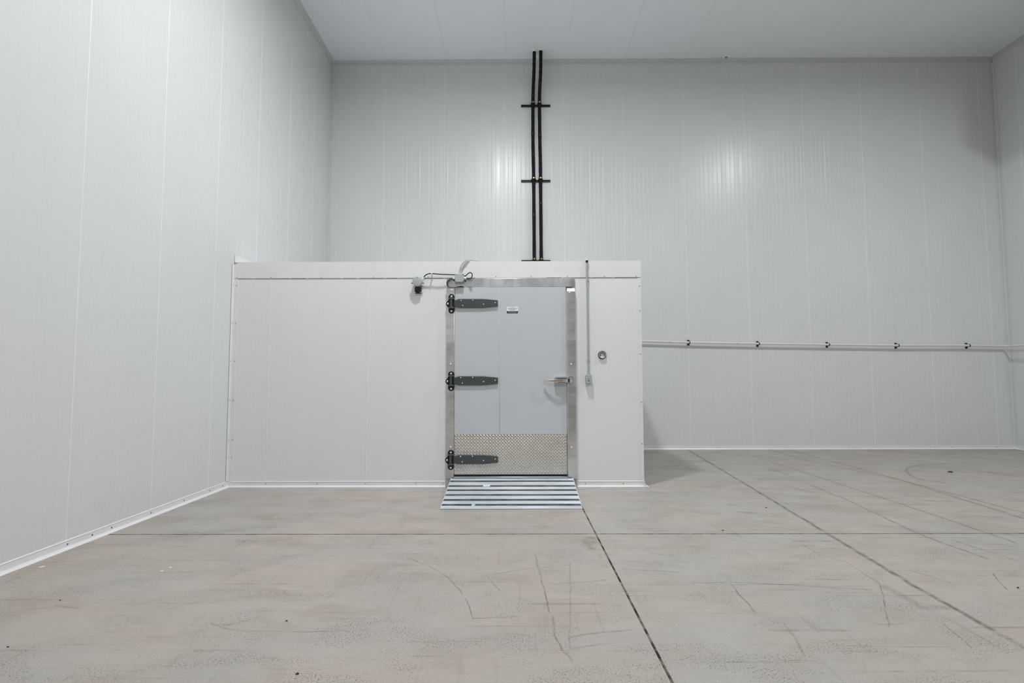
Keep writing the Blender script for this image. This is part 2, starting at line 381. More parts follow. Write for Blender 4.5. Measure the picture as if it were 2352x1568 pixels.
# angle trims along the room's corners, base flashing along the floor
def angle(name, fn, u0, u1, a, b, label, th=0.003, mat=None):
    # fn(u, p, q): p along one wall, q along the other; L profile with legs a and b
    pr = [(0, 0), (a, 0), (a, th * 0.4), (a - 0.004, th), (th + 0.006, th), (th, th + 0.006), (th, b - 0.004), (th * 0.4, b), (0, b)]
    n = len(pr); m = MB()
    m.add([fn(u0, p, q) for p, q in pr] + [fn(u1, p, q) for p, q in pr], [tuple(range(n)), tuple(range(2 * n - 1, n - 1, -1))] + [(i, (i + 1) % n, (i + 1) % n + n, i + n) for i in range(n)])
    return structure(m.build(name, mat or M_EDGE, None, smooth=0), label)
def screws(parent, pts, nrm, r=0.0045, name='screw'):
    m = MB()
    for p in pts: m.lathe(p, nrm, [(0, r), (0.002, r), (0.0035, r * 0.6)], 8)
    return m.build(name, M_SCREW, parent, kind='stuff')
tb = angle('trim_1', lambda u, p, q: (u, D2 - q, H - p - 0.0018), XL + 0.006, XR - 0.006, 0.075, 0.065, 'corner trim between far wall and ceiling')
screws(tb, [(x, D2 - 0.0035, H - 0.04) for x in (-1.0, 0.0, 1.1, 2.2, 4.4, 5.5, 6.6)], (0, -1, 0))
MB().box(XL + 0.05, XR - 0.05, D2 - 0.005, D2, H - 0.079, H - 0.0745).box(XL + 0.05, XR - 0.05, D2 - 0.069, D2 - 0.0645, H - 0.004, H).build('sealant_bead', M_BEAD, tb, smooth=0)
m = MB()
for x, z, r in ((3.42, 0.012, .008), (3.58, 0.010, .010), (3.665, 0.012, .018), (3.69, 0.018, .012), (3.76, 0.010, .008)):
    m.lathe((x, D2 - 0.075 - r * .3, H), (0, 0, -1), [(-0.002, r), (0.004, r * .7)], 7)
m.build('tear', M_DIRT, tb, kind='stuff', label='small dark torn spots')
tl = angle('trim_2', lambda u, p, q: (XL + q, u, H - p), YF + 0.01, D2 - 0.006, 0.065, 0.075, 'corner trim between left wall and ceiling')
screws(tl, [(XL + 0.05, y, H - 0.0035) for y in (2, 4, 6, 8.05)], (0, 0, -1))
tr = angle('trim_3', lambda u, p, q: (XR - q, u, H - p), YF + 0.01, D2 - 0.006, 0.065, 0.075, 'corner trim between right wall and ceiling')
screws(tr, [(XR - 0.06, y, H - 0.0035) for y in (4, 6, 8.62)], (0, 0, -1))
tv = angle('trim_4', lambda u, p, q: (XL + p, D2 - q, u), 0.002, H - 0.078, 0.055, 0.055, 'upright corner trim where left and far walls meet')
tw = angle('trim_5', lambda u, p, q: (XR - p, D2 - q, u), 0.002, H - 0.078, 0.065, 0.065, 'upright corner trim where right and far walls meet')
screws(tw, [(XR - 0.035, D2 - 0.0035, z) for z in (1.1, 2.6, 4.1, 5.6)], (0, -1, 0))
def base_trim(name, fn, u0, u1, h, fl, label, parent=None):
    # wall flashing with a rolled upper edge and a short flange lying on the floor
    pr = [(0, h), (0.003, h - 0.001), (0.007, h - 0.006), (0.004, h - 0.012), (0.004, 0.018), (0.012, 0.005), (fl, 0.003), (fl, 0), (0, 0)]
    n = len(pr); m = MB()
    m.add([fn(u0, d, z) for d, z in pr] + [fn(u1, d, z) for d, z in pr], [tuple(range(n)), tuple(range(2 * n - 1, n - 1, -1))] + [(i, (i + 1) % n, (i + 1) % n + n, i + n) for i in range(n)])
    o = m.build(name, M_TRIM, parent, smooth=0)
    return o if parent else structure(o, label)
bb = base_trim('baseboard_back', lambda u, d, z: (u, D2 - d, z), XL, XR, 0.058, 0.03, 'white metal base flashing along the far wall')
screws(bb, [(x, D2 - 0.0045, 0.032) for x in (1.75, 2.27, 2.31, 3.4, 4.5, 5.55, 5.65, 5.98, 6.9, 7.25, 8.0)], (0, -1, 0))
bl = base_trim('baseboard_left', lambda u, d, z: (XL + d, u, z), YF, D1, 0.066, 0.03, 'white metal base flashing along the left wall')
screws(bl, [(XL + 0.0045, y, 0.035) for y in (2.1, 3.1, 3.42, 3.97, 4.20, 4.40, 4.87, 5.35, 5.80, 6.05)], (1, 0, 0), 0.006)
base_trim('baseboard_right', lambda u, d, z: (XR - d, u, z), YF, D2, 0.058, 0.03, 'white metal base flashing along the right wall')

# ------------------------------------------------------------------ walk-in cooler
ck = thing('walk_in_cooler', 'low white panel walk-in cooler box standing in the left corner of the hall', 'walk-in cooler', ((XL + CX) / 2, D1, 0))
MB().box(XL + 0.008, CX - 0.022, D1 + 0.022, D2 - 0.008, 0.0, CH - 0.06).build('core', M_COOL, ck, smooth=0)
for a, b, z0, z1 in ((XL + 0.01, -2.780, 0, CH - 0.05), (-2.780, -1.662, 0, CH - 0.05), (-1.662, -0.690, 0, CH - 0.05), (-0.690, 0.645, 2.26, CH - 0.05), (0.645, CX - 0.002, 0, CH - 0.05)):
    panel(ck, f_cool, a, b, z0, z1, M_COOL, 0.075, 0.0005)
for u in (-2.780, -1.662): bead(ck, f_cool, u, 0.05, 2.338)
for a, b in ((D1 + 0.004, 7.2), (7.2, 8.3), (8.3, D2 - 0.006)): panel(ck, f_side, a, b, 0, CH - 0.05, M_COOL, 0.075, 0.0005)
MB().box(XL + 0.006, CX, D1, D2 - 0.006, CH - 0.06, CH - 0.006).build('roof_panel', M_COOL, ck, smooth=0)
# cap flashing: front band and side band
m = MB(); m.prism([(D1 - 0.006, 2.340), (D1 - 0.002, 2.340), (D1 - 0.002, CH - 0.004), (D1 + 0.09, CH - 0.004), (D1 + 0.09, CH), (D1 - 0.006, CH)], 0, XL + 0.008, CX + 0.006)
m.build('cap_flashing', M_TRIM, ck, smooth=0)
m = MB(); m.prism([(CX + 0.006, 2.340), (CX + 0.002, 2.340), (CX + 0.002, CH - 0.004), (CX - 0.09, CH - 0.004), (CX - 0.09, CH), (CX + 0.006, CH)], 1, D1 - 0.005, D2 - 0.008)
m.build('cap_flashing', M_TRIM, ck, smooth=0)
m = MB()
random.seed(3)
x = XL + 0.04
while x < CX - 0.03:
    w = random.uniform(0.10, 0.42); hgt = random.uniform(0.0012, 0.0045)
    if not (-0.6 < x < 0.0): m.box(x, min(x + w, CX), D1 - 0.0045, D1 - 0.001, 2.340 - hgt, 2.341)
    x += w + random.uniform(0.0, 0.05)
m.build('gap_shadow_line', M_BLKPL, ck, kind='stuff', label='thin black strips standing in for shade under the cap')  # black strips put in as the shade along the cap seam
screws(ck, [(x, D1 - 0.006, 2.352) for x in (-3.16, -2.77, -2.2, -1.6, -0.98, -0.21, 0.19, 0.6, 1.02, 1.38)], (0, -1, 0))
# corner flashings on the front face
m = MB(); m.prism([(XL + 0.0034, D1 - 0.0035), (XL + 0.052, D1 - 0.0035), (XL + 0.052, D1), (XL + 0.0034, D1)], 2, 0.0, 2.336)
m.build('corner_flashing', M_TRIM, ck, smooth=0)
m = MB(); m.box(XL + 0.0034, XL + 0.007, D1 - 0.055, D1 - 0.004, 0.07, 2.5); m.build('corner_flashing', M_TRIM, ck, smooth=0)
m = MB(); m.prism([(CX - 0.036, D1 - 0.003), (CX + 0.003, D1 - 0.003), (CX + 0.003, D1 + 0.06), (CX, D1 + 0.06), (CX, D1), (CX - 0.036, D1)], 2, 0.0, 2.338)
m.build('corner_flashing', M_TRIM, ck, smooth=0)
screws(ck, [(XL + 0.035, D1 - 0.004, z) for z in (2.26, 1.83, 1.40, 0.96, 0.52, 0.33)] + [(CX - 0.015, D1 - 0.0035, z) for z in (2.24, 1.96, 1.47, 0.93, 0.47)], (0, -1, 0))
screws(ck, [(XL + 0.0068, D1 - 0.03, z) for z in (2.26, 1.83, 1.40, 0.96, 0.52, 0.33)], (1, 0, 0))
# flashing where the cooler roof meets the left wall
m = MB(); m.prism([(XL + 0.0034, CH + 0.085), (XL + 0.0065, CH + 0.085), (XL + 0.0075, CH + 0.002), (XL + 0.07, CH + 0.002), (XL + 0.07, CH - 0.001), (XL + 0.0034, CH - 0.001)], 1, D1 - 0.004, D2 - 0.06)
m.build('wall_flashing', M_TRIM, ck, smooth=0)
screws(ck, [(XL + 0.03, D1 - 0.008, CH - 0.012), (XL + 0.016, D1 - 0.008, CH - 0.012)], (0, -1, 0))
# base flashings with the flange flared out on the floor
base_trim('base_flashing', lambda u, d, z: (u, D1 - d, z), XL + 0.03, -0.772, 0.064, 0.032, '', ck)
base_trim('base_flashing', lambda u, d, z: (u, D1 - d, z), 0.687, CX + 0.004, 0.064, 0.032, '', ck)
base_trim('base_flashing', lambda u, d, z: (CX + d, u, z), D1 - 0.03, D2 - 0.034, 0.064, 0.05, '', ck)
screws(ck, [(x, D1 - 0.005, 0.036) for x in (-2.77, -2.2, -1.66, -1.1, -0.80, 0.78, 1.2)], (0, -1, 0))

# ------------------------------------------------------------------ cooler door
dr = thing('cooler_door', 'grey steel swing door of the white cooler, with three strap hinges and diamond-plate kick panel', 'door', (-0.045, D1, 0.1))
LF = D1 - 0.022                                              # front face of the leaf
MB().box(-0.676, 0.579, LF + 0.004, D1 - 0.001, 0.137, 2.229).build('leaf_core', M_DOOR, dr, smooth=0)
for a, b in ((-0.676, -0.1725), (-0.1695, 0.579)):
    MB().box(a, b, LF, LF + 0.006, 0.137, 2.229).build('door_skin', M_DOOR, dr, bevel=0.0018)
MB().box(-0.672, 0.576, LF + 0.002, D1 - 0.001, 0.116, 0.136).build('gasket', M_BLKPL, dr, label='black rubber gasket')
MB().box(-0.684, -0.677, LF - 0.004, D1 - 0.001, 0.118, 0.175).box(0.580, 0.587, LF - 0.004, D1 - 0.001, 0.118, 0.178).build('gasket_end', M_BLKPL, dr, label='black rubber gasket')
JF = D1 - 0.030
MB().box(-0.770, -0.678, JF, D1 - 0.001, 0.092, 2.205).build('jamb', M_FRAME, dr, bevel=0.003)
MB().prism([(-0.770, 2.205), (-0.678, 2.205), (-0.678, 2.226), (-0.760, 2.226)], 1, JF + 0.010, D1 - 0.001).build('jamb_cap', M_FRAME, dr, smooth=0)
m = MB(); m.prism([(JF - 0.012, 0.092), (JF - 0.012, 2.175), (JF + 0.012, 2.215), (D1 - 0.001, 2.218), (D1 - 0.001, 0.092)], 0, 0.590, 0.684)
m.build('jamb', M_FRAME, dr, bevel=0.002, smooth=15)
MB().prism([(0.580, D1 - 0.001), (0.580, JF + 0.006), (0.591, JF - 0.010), (0.591, D1 - 0.001)], 2, 0.120, 2.19).build('jamb_return', M_FRAME, dr, smooth=0)
MB().box(-0.768, 0.684, JF + 0.010, D1 - 0.001, 2.232, 2.330).build('header', M_HEAD, dr, bevel=0.003)
MB().box(-0.768, -0.700, JF + 0.006, D1 - 0.001, 0.0, 0.090).box(0.622, 0.684, JF + 0.006, D1 - 0.001, 0.0, 0.090).build('jamb_foot', M_GREYBOX, dr, bevel=0.002, kind='stuff')
MB().box(-0.699, 0.621, JF + 0.006, D1 - 0.001, 0.0, 0.113).build('threshold', M_ZINC, dr, bevel=0.003)
def bolt_mb(x, y, z, r=0.011, h=0.008):
    return MB().lathe((x, y, z), (0, -1, 0), [(0, r), (h * 0.35, r), (h * 0.8, r * 0.75), (h, r * 0.35)], 12)
for x, z, y in ((-0.717, 2.158, JF), (-0.718, 1.355, JF), (-0.714, 0.438, JF), (0.618, 2.156, JF - 0.012), (0.630, 1.352, JF - 0.012), (0.627, 0.435, JF - 0.012)):
    bolt_mb(x, y, z).build('bolt', M_BOLT, dr)

# kick plate with raised lugs
kp = MB().box(-0.674, 0.577, LF - 0.003, LF + 0.001, 0.138, 0.582).build('kick_plate', M_TREAD, dr, smooth=0)
m = MB(); P = 0.0347; ny, nx = 13, 36
for i in range(nx):
    for j in range(ny):
        for q in range(2):
            cx = -0.674 + P * (i + 0.5 + 0.5 * q) ; cz = 0.136 + 0.0345 * (j + 0.5 + 0.5 * q)
            if cx > 0.568 or cz > 0.578: continue
            a = PI / 4 if q else -PI / 4
            dx, dz = math.cos(a), math.sin(a); L, W = 0.0165, 0.0052
            y0, y1 = LF - 0.003, LF - 0.0070
            E = lambda s, w: (cx + dx * L * s - dz * W * w, cz + dz * L * s + dx * W * w)
            o = [E(-1, 0), E(-.45, -1), E(.45, -1), E(1, 0), E(.45, 1), E(-.45, 1)]
            t_ = [E(-.62, 0), E(.62, 0)]
            m.add([(p[0], y0, p[1]) for p in o] + [(p[0], y1, p[1]) for p in t_],
                  [(0, 1, 6), (1, 2, 7, 6), (2, 3, 7), (3, 4, 7), (4, 5, 6, 7), (5, 0, 6)])
m.build('raised_lug', M_TREAD, kp, smooth=0, kind='stuff', label='raised diamond lugs of the kick plate')

# strap hinges: bracket mesh with strap, pin, knuckles, bolts and rivets under it
def hinge(zc):
    xc = -0.711; y0 = JF
    def ear(cx, cz, r, a0, a1, n=10): return [(cx + r * math.cos(a0 + (a1 - a0) * k / n), cz + r * math.sin(a0 + (a1 - a0) * k / n)) for k in range(n + 1)]
    out = ear(xc, zc + 0.072, 0.034, 0.15, PI - 0.15) + ear(xc - 0.040, zc - 0.008, 0.028, PI * 0.62, PI * 1.38) + ear(xc, zc - 0.086, 0.034, PI + 0.15, 2 * PI - 0.15)
    out = ear(xc, zc + 0.072, 0.034, 0.0, PI)
    out += [(xc - 0.034, zc + 0.040)] + ear(xc - 0.036, zc - 0.006, 0.028, PI * 0.70, PI * 1.30) + [(xc - 0.034, zc - 0.052)]
    out += ear(xc, zc - 0.080, 0.034, PI, 2 * PI) + [(xc + 0.034, zc - 0.05)]
    h = MB().prism(out, 1, y0 - 0.010, y0).build('hinge', M_BLKPL, dr, bevel=0.002, label='black hinge bracket with dark grey strap')
    MB().prism([(xc + 0.010, zc + 0.037), (xc + 0.045, zc + 0.037), (xc + 0.082, zc + 0.0505), (xc + 0.355, zc + 0.0505), (xc + 0.523, zc + 0.034),
                (xc + 0.523, zc - 0.034), (xc + 0.355, zc - 0.0505), (xc + 0.082, zc - 0.0505), (xc + 0.045, zc - 0.037), (xc + 0.010, zc - 0.037)], 1, LF - 0.018, LF - 0.004).build('strap', M_HINGE, h, bevel=0.003, label='dark grey strap')
    MB().lathe((xc, y0 - 0.030, zc - 0.045), (0, 0, 1), [(0, 0.013), (0.09, 0.013)], 14).build('pin', M_HINGE, h)
    for s in (1, -1):
        MB().prism([(xc - 0.033, y0), (xc - 0.033, y0 - 0.022), (xc - 0.018, y0 - 0.044), (xc + 0.018, y0 - 0.044), (xc + 0.034, y0 - 0.022), (xc + 0.034, y0)], 2, zc + s * 0.052 - 0.008, zc + s * 0.052 + 0.008).build('knuckle', M_HINGE, h, bevel=0.003)
    for dx, dz in ((0, 0.077), (-0.040, -0.006), (0, -0.088)): bolt_mb(xc + dx, y0 - 0.009, zc + dz, 0.013, 0.010).build('bolt', M_BOLT, h)
    for dx, dz in ((0.107, 0.033), (0.240, 0.035), (0.126, -0.026), (0.362, -0.011), (0.492, 0.005)):
        MB().lathe((xc + dx, LF - 0.0175, zc + dz), (0, -1, 0), [(0, 0.0075), (0.002, 0.0068), (0.004, 0.004)], 10).build('rivet', M_BOLT, h)
    return h
h0 = hinge(2.043)
for zc in (1.173, 0.303):
    h = h0.copy(); C.objects.link(h); h.location = (0, 0, zc - 2.043)
    for c in h0.children:
        d = c.copy(); C.objects.link(d); d.parent = h

# latch: chrome body, bowed lever, strike
lb = MB().prism([(0.438, 1.133), (0.445, 1.128), (0.570, 1.128), (0.577, 1.136), (0.577, 1.206), (0.570, 1.213), (0.460, 1.213), (0.444, 1.205)], 1, LF - 0.042, LF).build('latch', M_CHROME, dr, bevel=0.006, segs=2, label='chrome latch body')
MB().box(0.470, 0.577, LF - 0.052, LF - 0.040, 1.148, 1.196).build('latch_cover', M_CHROME, lb, bevel=0.006, segs=2)
path = curve([(0.590, -0.046), (0.53, -0.064), (0.46, -0.070), (0.39, -0.060), (0.345, -0.046), (0.316, -0.030)], 5)
m = MB(); n = len(path)
for i, p in enumerate(path):
    hh = 0.019 - 0.009 * i / (n - 1); th = 0.007
    m.v += [(p[0], LF + p[1] - th, 1.170 - hh), (p[0], LF + p[1] + th, 1.170 - hh), (p[0], LF + p[1] + th, 1.170 + hh), (p[0], LF + p[1] - th, 1.170 + hh)]
m.f = [(i * 4 + k, i * 4 + (k + 1) % 4, i * 4 + 4 + (k + 1) % 4, i * 4 + 4 + k) for i in range(n - 1) for k in range(4)] + [(3, 2, 1, 0), (n * 4 - 4, n * 4 - 3, n * 4 - 2, n * 4 - 1)]
m.build('lever', M_LEVER, lb, bevel=0.003, label='polished lever with the floor reflection tinted in')
MB().box(0.578, 0.612, LF - 0.032, LF - 0.006, 1.158, 1.192).build('latch_bolt', M_BLKPL, lb, bevel=0.003, label='black latch bolt')
sk = MB()
sk.box(0.604, 0.650, JF - 0.020, JF - 0.011, 1.135, 1.214); sk.build('strike', M_CHROME, dr, bevel=0.005, segs=2)
m = MB()
for k in range(6): m.box(0.608, 0.646, JF - 0.034, JF - 0.019, 1.139 + 0.0125 * k, 1.1445 + 0.0125 * k)
m.build('strike_rib', M_CHROME, dr, bevel=0.0015, kind='stuff')

# maker's plate: white card with print over a dark band
st = MB().box(-0.089, 0.039, LF - 0.0012, LF, 1.956, 2.004).build('name_plate', M_PAPER, dr, smooth=0, label='small white plate printed with the maker\'s name')
MB().prism([(-0.088, 1.956), (-0.088, 1.935), (-0.083, 1.930), (0.033, 1.930), (0.038, 1.935), (0.038, 1.956)], 1, LF - 0.0014, LF).build('dark_band', M_INK, st, smooth=0, label='dark band with fine light print')
def text(body, size, x, z, mat, parent, y, name):
    cu = bpy.data.curves.new(name, 'FONT'); cu.body = body; cu.size = size; cu.align_x = 'CENTER'; cu.extrude = 0.0001; cu.offset = size * 0.02
    tmp = bpy.data.objects.new(name, cu); C.objects.link(tmp)
    me = bpy.data.meshes.new_from_object(tmp.evaluated_get(bpy.context.evaluated_depsgraph_get()))
    C.objects.unlink(tmp); bpy.data.objects.remove(tmp)
    org = Vector((0, 0, 0)); p = parent
    while p is not None: org += p.location; p = p.parent
    me.transform(Matrix.Translation(Vector((x, y, z)) - org) @ Matrix.Rotation(PI / 2, 4, 'X'))
    me.materials.clear(); me.materials.append(mat)
    o = bpy.data.objects.new(name, me); C.objects.link(o); o.parent = parent; return o
text('WORLD FOOD', 0.0155, -0.025, 1.9785, M_GREYINK, st, LF - 0.0015, 'lettering')
text('EQUIPMENT', 0.0125, -0.025, 1.9665, M_GREYINK, st, LF - 0.0015, 'lettering')
MB().prism([(-0.045, 1.992), (-0.029, 2.0005), (-0.022, 1.9965), (-0.017, 1.9985), (-0.006, 1.992)], 1, LF - 0.0015, LF).build('mountain_emblem', plain('pale_grey_print', (0.45, 0.47, 0.50), 0.5), st, smooth=0)
m = MB(); random.seed(5)
for z, x0, x1, hh in ((1.9475, -0.073, 0.024, 0.006), (1.9375, -0.070, 0.022, 0.0035)):
    x = x0
    while x < x1:
        w = random.uniform(0.003, 0.007); m.box(x, min(x + w, x1), LF - 0.0017, LF - 0.001, z - hh / 2, z + hh / 2); x += w + random.uniform(0.0012, 0.004)
m.build('fine_print', plain('pale_teal_print', (0.34, 0.46, 0.48), 0.5), st, smooth=0, kind='stuff', label='unreadably small pale print')

# ------------------------------------------------------------------ ramp at the door
rp = thing('door_ramp', 'galvanised steel ramp with dark grip strips at the cooler door', 'ramp', (-0.035, 5.6, 0))
TOPY, TOPZ, BOTY, BOTZ = 6.10, 0.103, 5.130, 0.003
def on_ramp(x, t, up=0.0):
    return (x, TOPY + (BOTY - TOPY) * t, TOPZ + (BOTZ - TOPZ) * t + up)
RXL = lambda t: -0.708 + 0.014 * t
RXR = lambda t: 0.640 - 0.018 * t
m = MB()
m.add([on_ramp(RXL(0), 0), on_ramp(RXR(0), 0), on_ramp(RXR(1), 1), on_ramp(RXL(1), 1), (RXL(0), TOPY, 0), (RXR(0), TOPY, 0), (RXR(1), BOTY, 0), (RXL(1), BOTY, 0)],
      [(0, 1, 2, 3), (4, 7, 6, 5), (0, 4, 5, 1), (3, 2, 6, 7), (0, 3, 7, 4), (1, 5, 6, 2)])
m.build('ramp_plate', M_ZINC, rp, smooth=0)
MB().box(RXL(0) + 0.03, 0.586, TOPY, JF - 0.002, 0.094, 0.1045).build('landing_lip', M_ZINC, rp, bevel=0.002)
def strip(x0, x1, t0, t1):
    a = MB(); up = 0.0022
    a.add([on_ramp(x0, t0, -0.001), on_ramp(x1, t0, -0.001), on_ramp(x1 + .003, t1, -0.001), on_ramp(x0 - .003, t1, -0.001),
           on_ramp(x0, t0, up), on_ramp(x1, t0, up), on_ramp(x1 + .003, t1, up), on_ramp(x0 - .003, t1, up)],
          [(3, 2, 1, 0), (4, 5, 6, 7), (0, 1, 5, 4), (1, 2, 6, 5), (2, 3, 7, 6), (3, 0, 4, 7)])
    return a.build('grip_strip', M_STRIP, rp, smooth=0)
for t0, t1 in ((0.092, 0.138), (0.266, 0.312), (0.410, 0.455), (0.566, 0.612), (0.720, 0.768)):
    strip(RXL(t0) + 0.008, RXR(t0) - 0.008, t0, t1)
strip(RXL(0.87) + 0.008, -0.412, 0.865, 0.912); strip(-0.375, RXR(0.87) - 0.008, 0.865, 0.912)
MB().box(RXL(0) + 0.02, RXR(0) - 0.015, TOPY - 0.004, TOPY + 0.010, 0.100, 0.1075).build('seam_strip', M_STRIP, rp, smooth=0)
m = MB(); m.box(RXL(1), RXR(1), BOTY - 0.006, BOTY + 0.002, 0.0, 0.003); m.build('toe_edge', M_STRIP, rp, smooth=0)
ps = MB(); a = on_ramp(-0.300, 0.290, 0.0023)
ps.add([on_ramp(-0.335, 0.272, 0.0024), on_ramp(-0.262, 0.272, 0.0024), on_ramp(-0.262, 0.310, 0.0024), on_ramp(-0.335, 0.312, 0.0024),
        on_ramp(-0.335, 0.272, 0.0042), on_ramp(-0.262, 0.272, 0.0035), on_ramp(-0.262, 0.310, 0.0042), on_ramp(-0.335, 0.312, 0.0035)],
       [(3, 2, 1, 0), (4, 5, 6, 7), (0, 1, 5, 4), (1, 2, 6, 5), (2, 3, 7, 6), (3, 0, 4, 7)])
tag(ps.build('paper_scrap', M_PAPER, None, smooth=0), 'small white paper scrap lying on a dark grip strip of the ramp', 'paper')

# ------------------------------------------------------------------ electrical fittings on the cooler
al = thing('alarm_sounder', 'round grey box with black square face on the cooler front, left of the door', 'alarm', (-1.094, D1, 2.25))
MB().box(-1.128, -1.056, D1 - 0.040, D1 - 0.0035, 2.160, 2.300).build('sounder_base', M_BLKPL, al, bevel=0.004, label='black square face')
m = MB()
for k in range(5): m.box(-1.116, -1.068, D1 - 0.0425, D1 - 0.039, 2.178 + 0.0105 * k, 2.182 + 0.0105 * k)
m.build('grille', plain('dark_grille', (0.025, 0.024, 0.024), 0.5), al, smooth=0, kind='stuff')
for dx in (-1.122, -1.062):
    for z in (2.167, 2.232): MB().lathe((dx, D1 - 0.040, z), (0, -1, 0), [(0, 0.005), (0.002, 0.005), (0.003, 0.003)], 10).build('screw', M_BOLT, al)
cp = MB().lathe((-1.092, D1 - 0.030, 2.288), (-0.10, -1, 0.02), [(0, 0.050), (0.004, 0.055), (0.036, 0.056), (0.041, 0.054), (0.043, 0.048)], 36).build('round_cover', M_GREYBOX, al, label='round grey cover')
MB().lathe((-1.094, D1 - 0.073, 2.333), (0, -1, 0), [(0, 0.004), (0.002, 0.003)], 8).lathe((-1.094, D1 - 0.073, 2.248), (0, -1, 0), [(0, 0.004), (0.002, 0.003)], 8).build('cover_screw', M_SCREW, cp, kind='stuff')
for s in (-1, 1):
    MB().lathe((-1.094 + s * 0.056, D1 - 0.045, 2.272), (s, 0, 0), [(-0.004, 0.005), (0.008, 0.005), (0.008, 0.009), (0.014, 0.009)], 10).build('side_screw', M_SCREW, al)
MB().tube([(-1.052, D1 - 0.04, 2.312), (-1.035, D1 - 0.04, 2.326), (-1.024, D1 - 0.04, 2.338)], [0.011, 0.011, 0.008], 12).build('cable_gland', M_WHPL, al)

jb = thing('junction_box', 'small grey square junction box above the cooler door with cables looping into it', 'electrical box', (-0.621, D1, 2.33))
MB().box(-0.672, -0.570, D1 - 0.058, D1 - 0.0215, 2.281, 2.374).build('box_body', M_GREYBOX, jb, bevel=0.003)
MB().box(-0.673, -0.569, D1 - 0.070, D1 - 0.059, 2.280, 2.375).build('box_lid', M_GREYBOX, jb, bevel=0.004)
MB().box(-0.655, -0.587, D1 - 0.022, D1 - 0.0075, 2.334, 2.368).build('mounting_block', M_GREYBOX, jb, smooth=0)
for x in (-0.664, -0.578):
    for z in (2.289, 2.366): MB().lathe((x, D1 - 0.069, z), (0, -1, 0), [(0, 0.006), (0.002, 0.006), (0.003, 0.003)], 10).build('lid_screw', M_SCREW, jb)
for s, x, z, mt in ((-1, -0.672, 2.324, M_WHPL), (1, -0.570, 2.326, M_WHPL), (1, -0.570, 2.355, M_BLKPL), (1, -0.570, 2.302, M_BLKPL), (-1, -0.672, 2.312, M_BLKPL)):
    k = 1.0 if mt is M_WHPL else 0.6
    MB().lathe((x, D1 - 0.042, z), (s, 0, 0), [(-0.002, 0.010 * k), (0.007, 0.010 * k), (0.008, 0.012 * k), (0.018, 0.011 * k), (0.026, 0.007 * k)], 12).build('cable_gland', mt, jb, label='white plastic gland' if mt is M_WHPL else 'black plastic gland')
def cable(pts, r, mat, label, n=8):
    return tag(MB().tube(curve(pts, 7), r, n).build('cable', mat, None), label, 'cable')
yc = D1 - 0.036
cable([(-1.028, yc - 0.005, 2.334), (-1.010, yc - 0.012, 2.358), (-0.975, yc - 0.02, 2.375), (-0.930, yc - 0.02, 2.379), (-0.83, yc - 0.02, 2.371), (-0.74, yc - 0.012, 2.369), (-0.668, yc - 0.008, 2.366)], 0.0058, M_BLKPL, 'black cable running from the round grey box right to the square junction box')
cable([(-0.7005, D1 - 0.042, 2.324), (-0.730, D1 - 0.048, 2.316), (-0.762, D1 - 0.055, 2.278), (-0.748, D1 - 0.055, 2.237), (-0.715, D1 - 0.055, 2.225), (-0.65, D1 - 0.045, 2.228), (-0.605, D1 - 0.034, 2.236), (-0.578, D1 - 0.028, 2.230)], 0.0055, M_BLKPL, 'black cable looping from the left of the junction box down to the door frame')
cable([(-0.550, D1 - 0.042, 2.355), (-0.530, D1 - 0.060, 2.372), (-0.500, D1 - 0.078, 2.385), (-0.478, D1 - 0.08, 2.372), (-0.476, D1 - 0.078, 2.345), (-0.492, D1 - 0.068, 2.322), (-0.520, D1 - 0.05, 2.318), (-0.546, D1 - 0.042, 2.325)], 0.0055, M_BLKPL, 'short black cable loop sticking out right of the junction box')
cable([(-0.628, D1 - 0.035, 2.377), (-0.624, D1 - 0.026, 2.42), (-0.606, D1 - 0.024, 2.475), (-0.572, D1 - 0.022, 2.522), (-0.53, D1 - 0.004, 2.547), (-0.46, D1 + 0.03, 2.548), (-0.40, D1 + 0.06, 2.538)], 0.0062, M_GREYCAB, 'left of two pale grey cables rising from the junction box over the cooler edge')
cable([(-0.612, D1 - 0.035, 2.377), (-0.604, D1 - 0.022, 2.42), (-0.580, D1 - 0.020, 2.475), (-0.545, D1 - 0.020, 2.518), (-0.50, D1 - 0.004, 2.545), (-0.42, D1 + 0.025, 2.540), (-0.34, D1 + 0.03, 2.538)], 0.0062, M_GREYCAB, 'right of two pale grey cables rising from the junction box over the cooler edge')
tag(MB().box(-0.9385, -0.9275, yc - 0.032, D1 - 0.004, 2.368, 2.390).box(-0.9375, -0.9285, D1 - 0.014, D1 - 0.005, 2.335, 2.370).build('cable_clip', M_WHPL, None, bevel=0.002, kind=None), 'small white plastic clip holding the black cable on the cooler cap', 'clip')

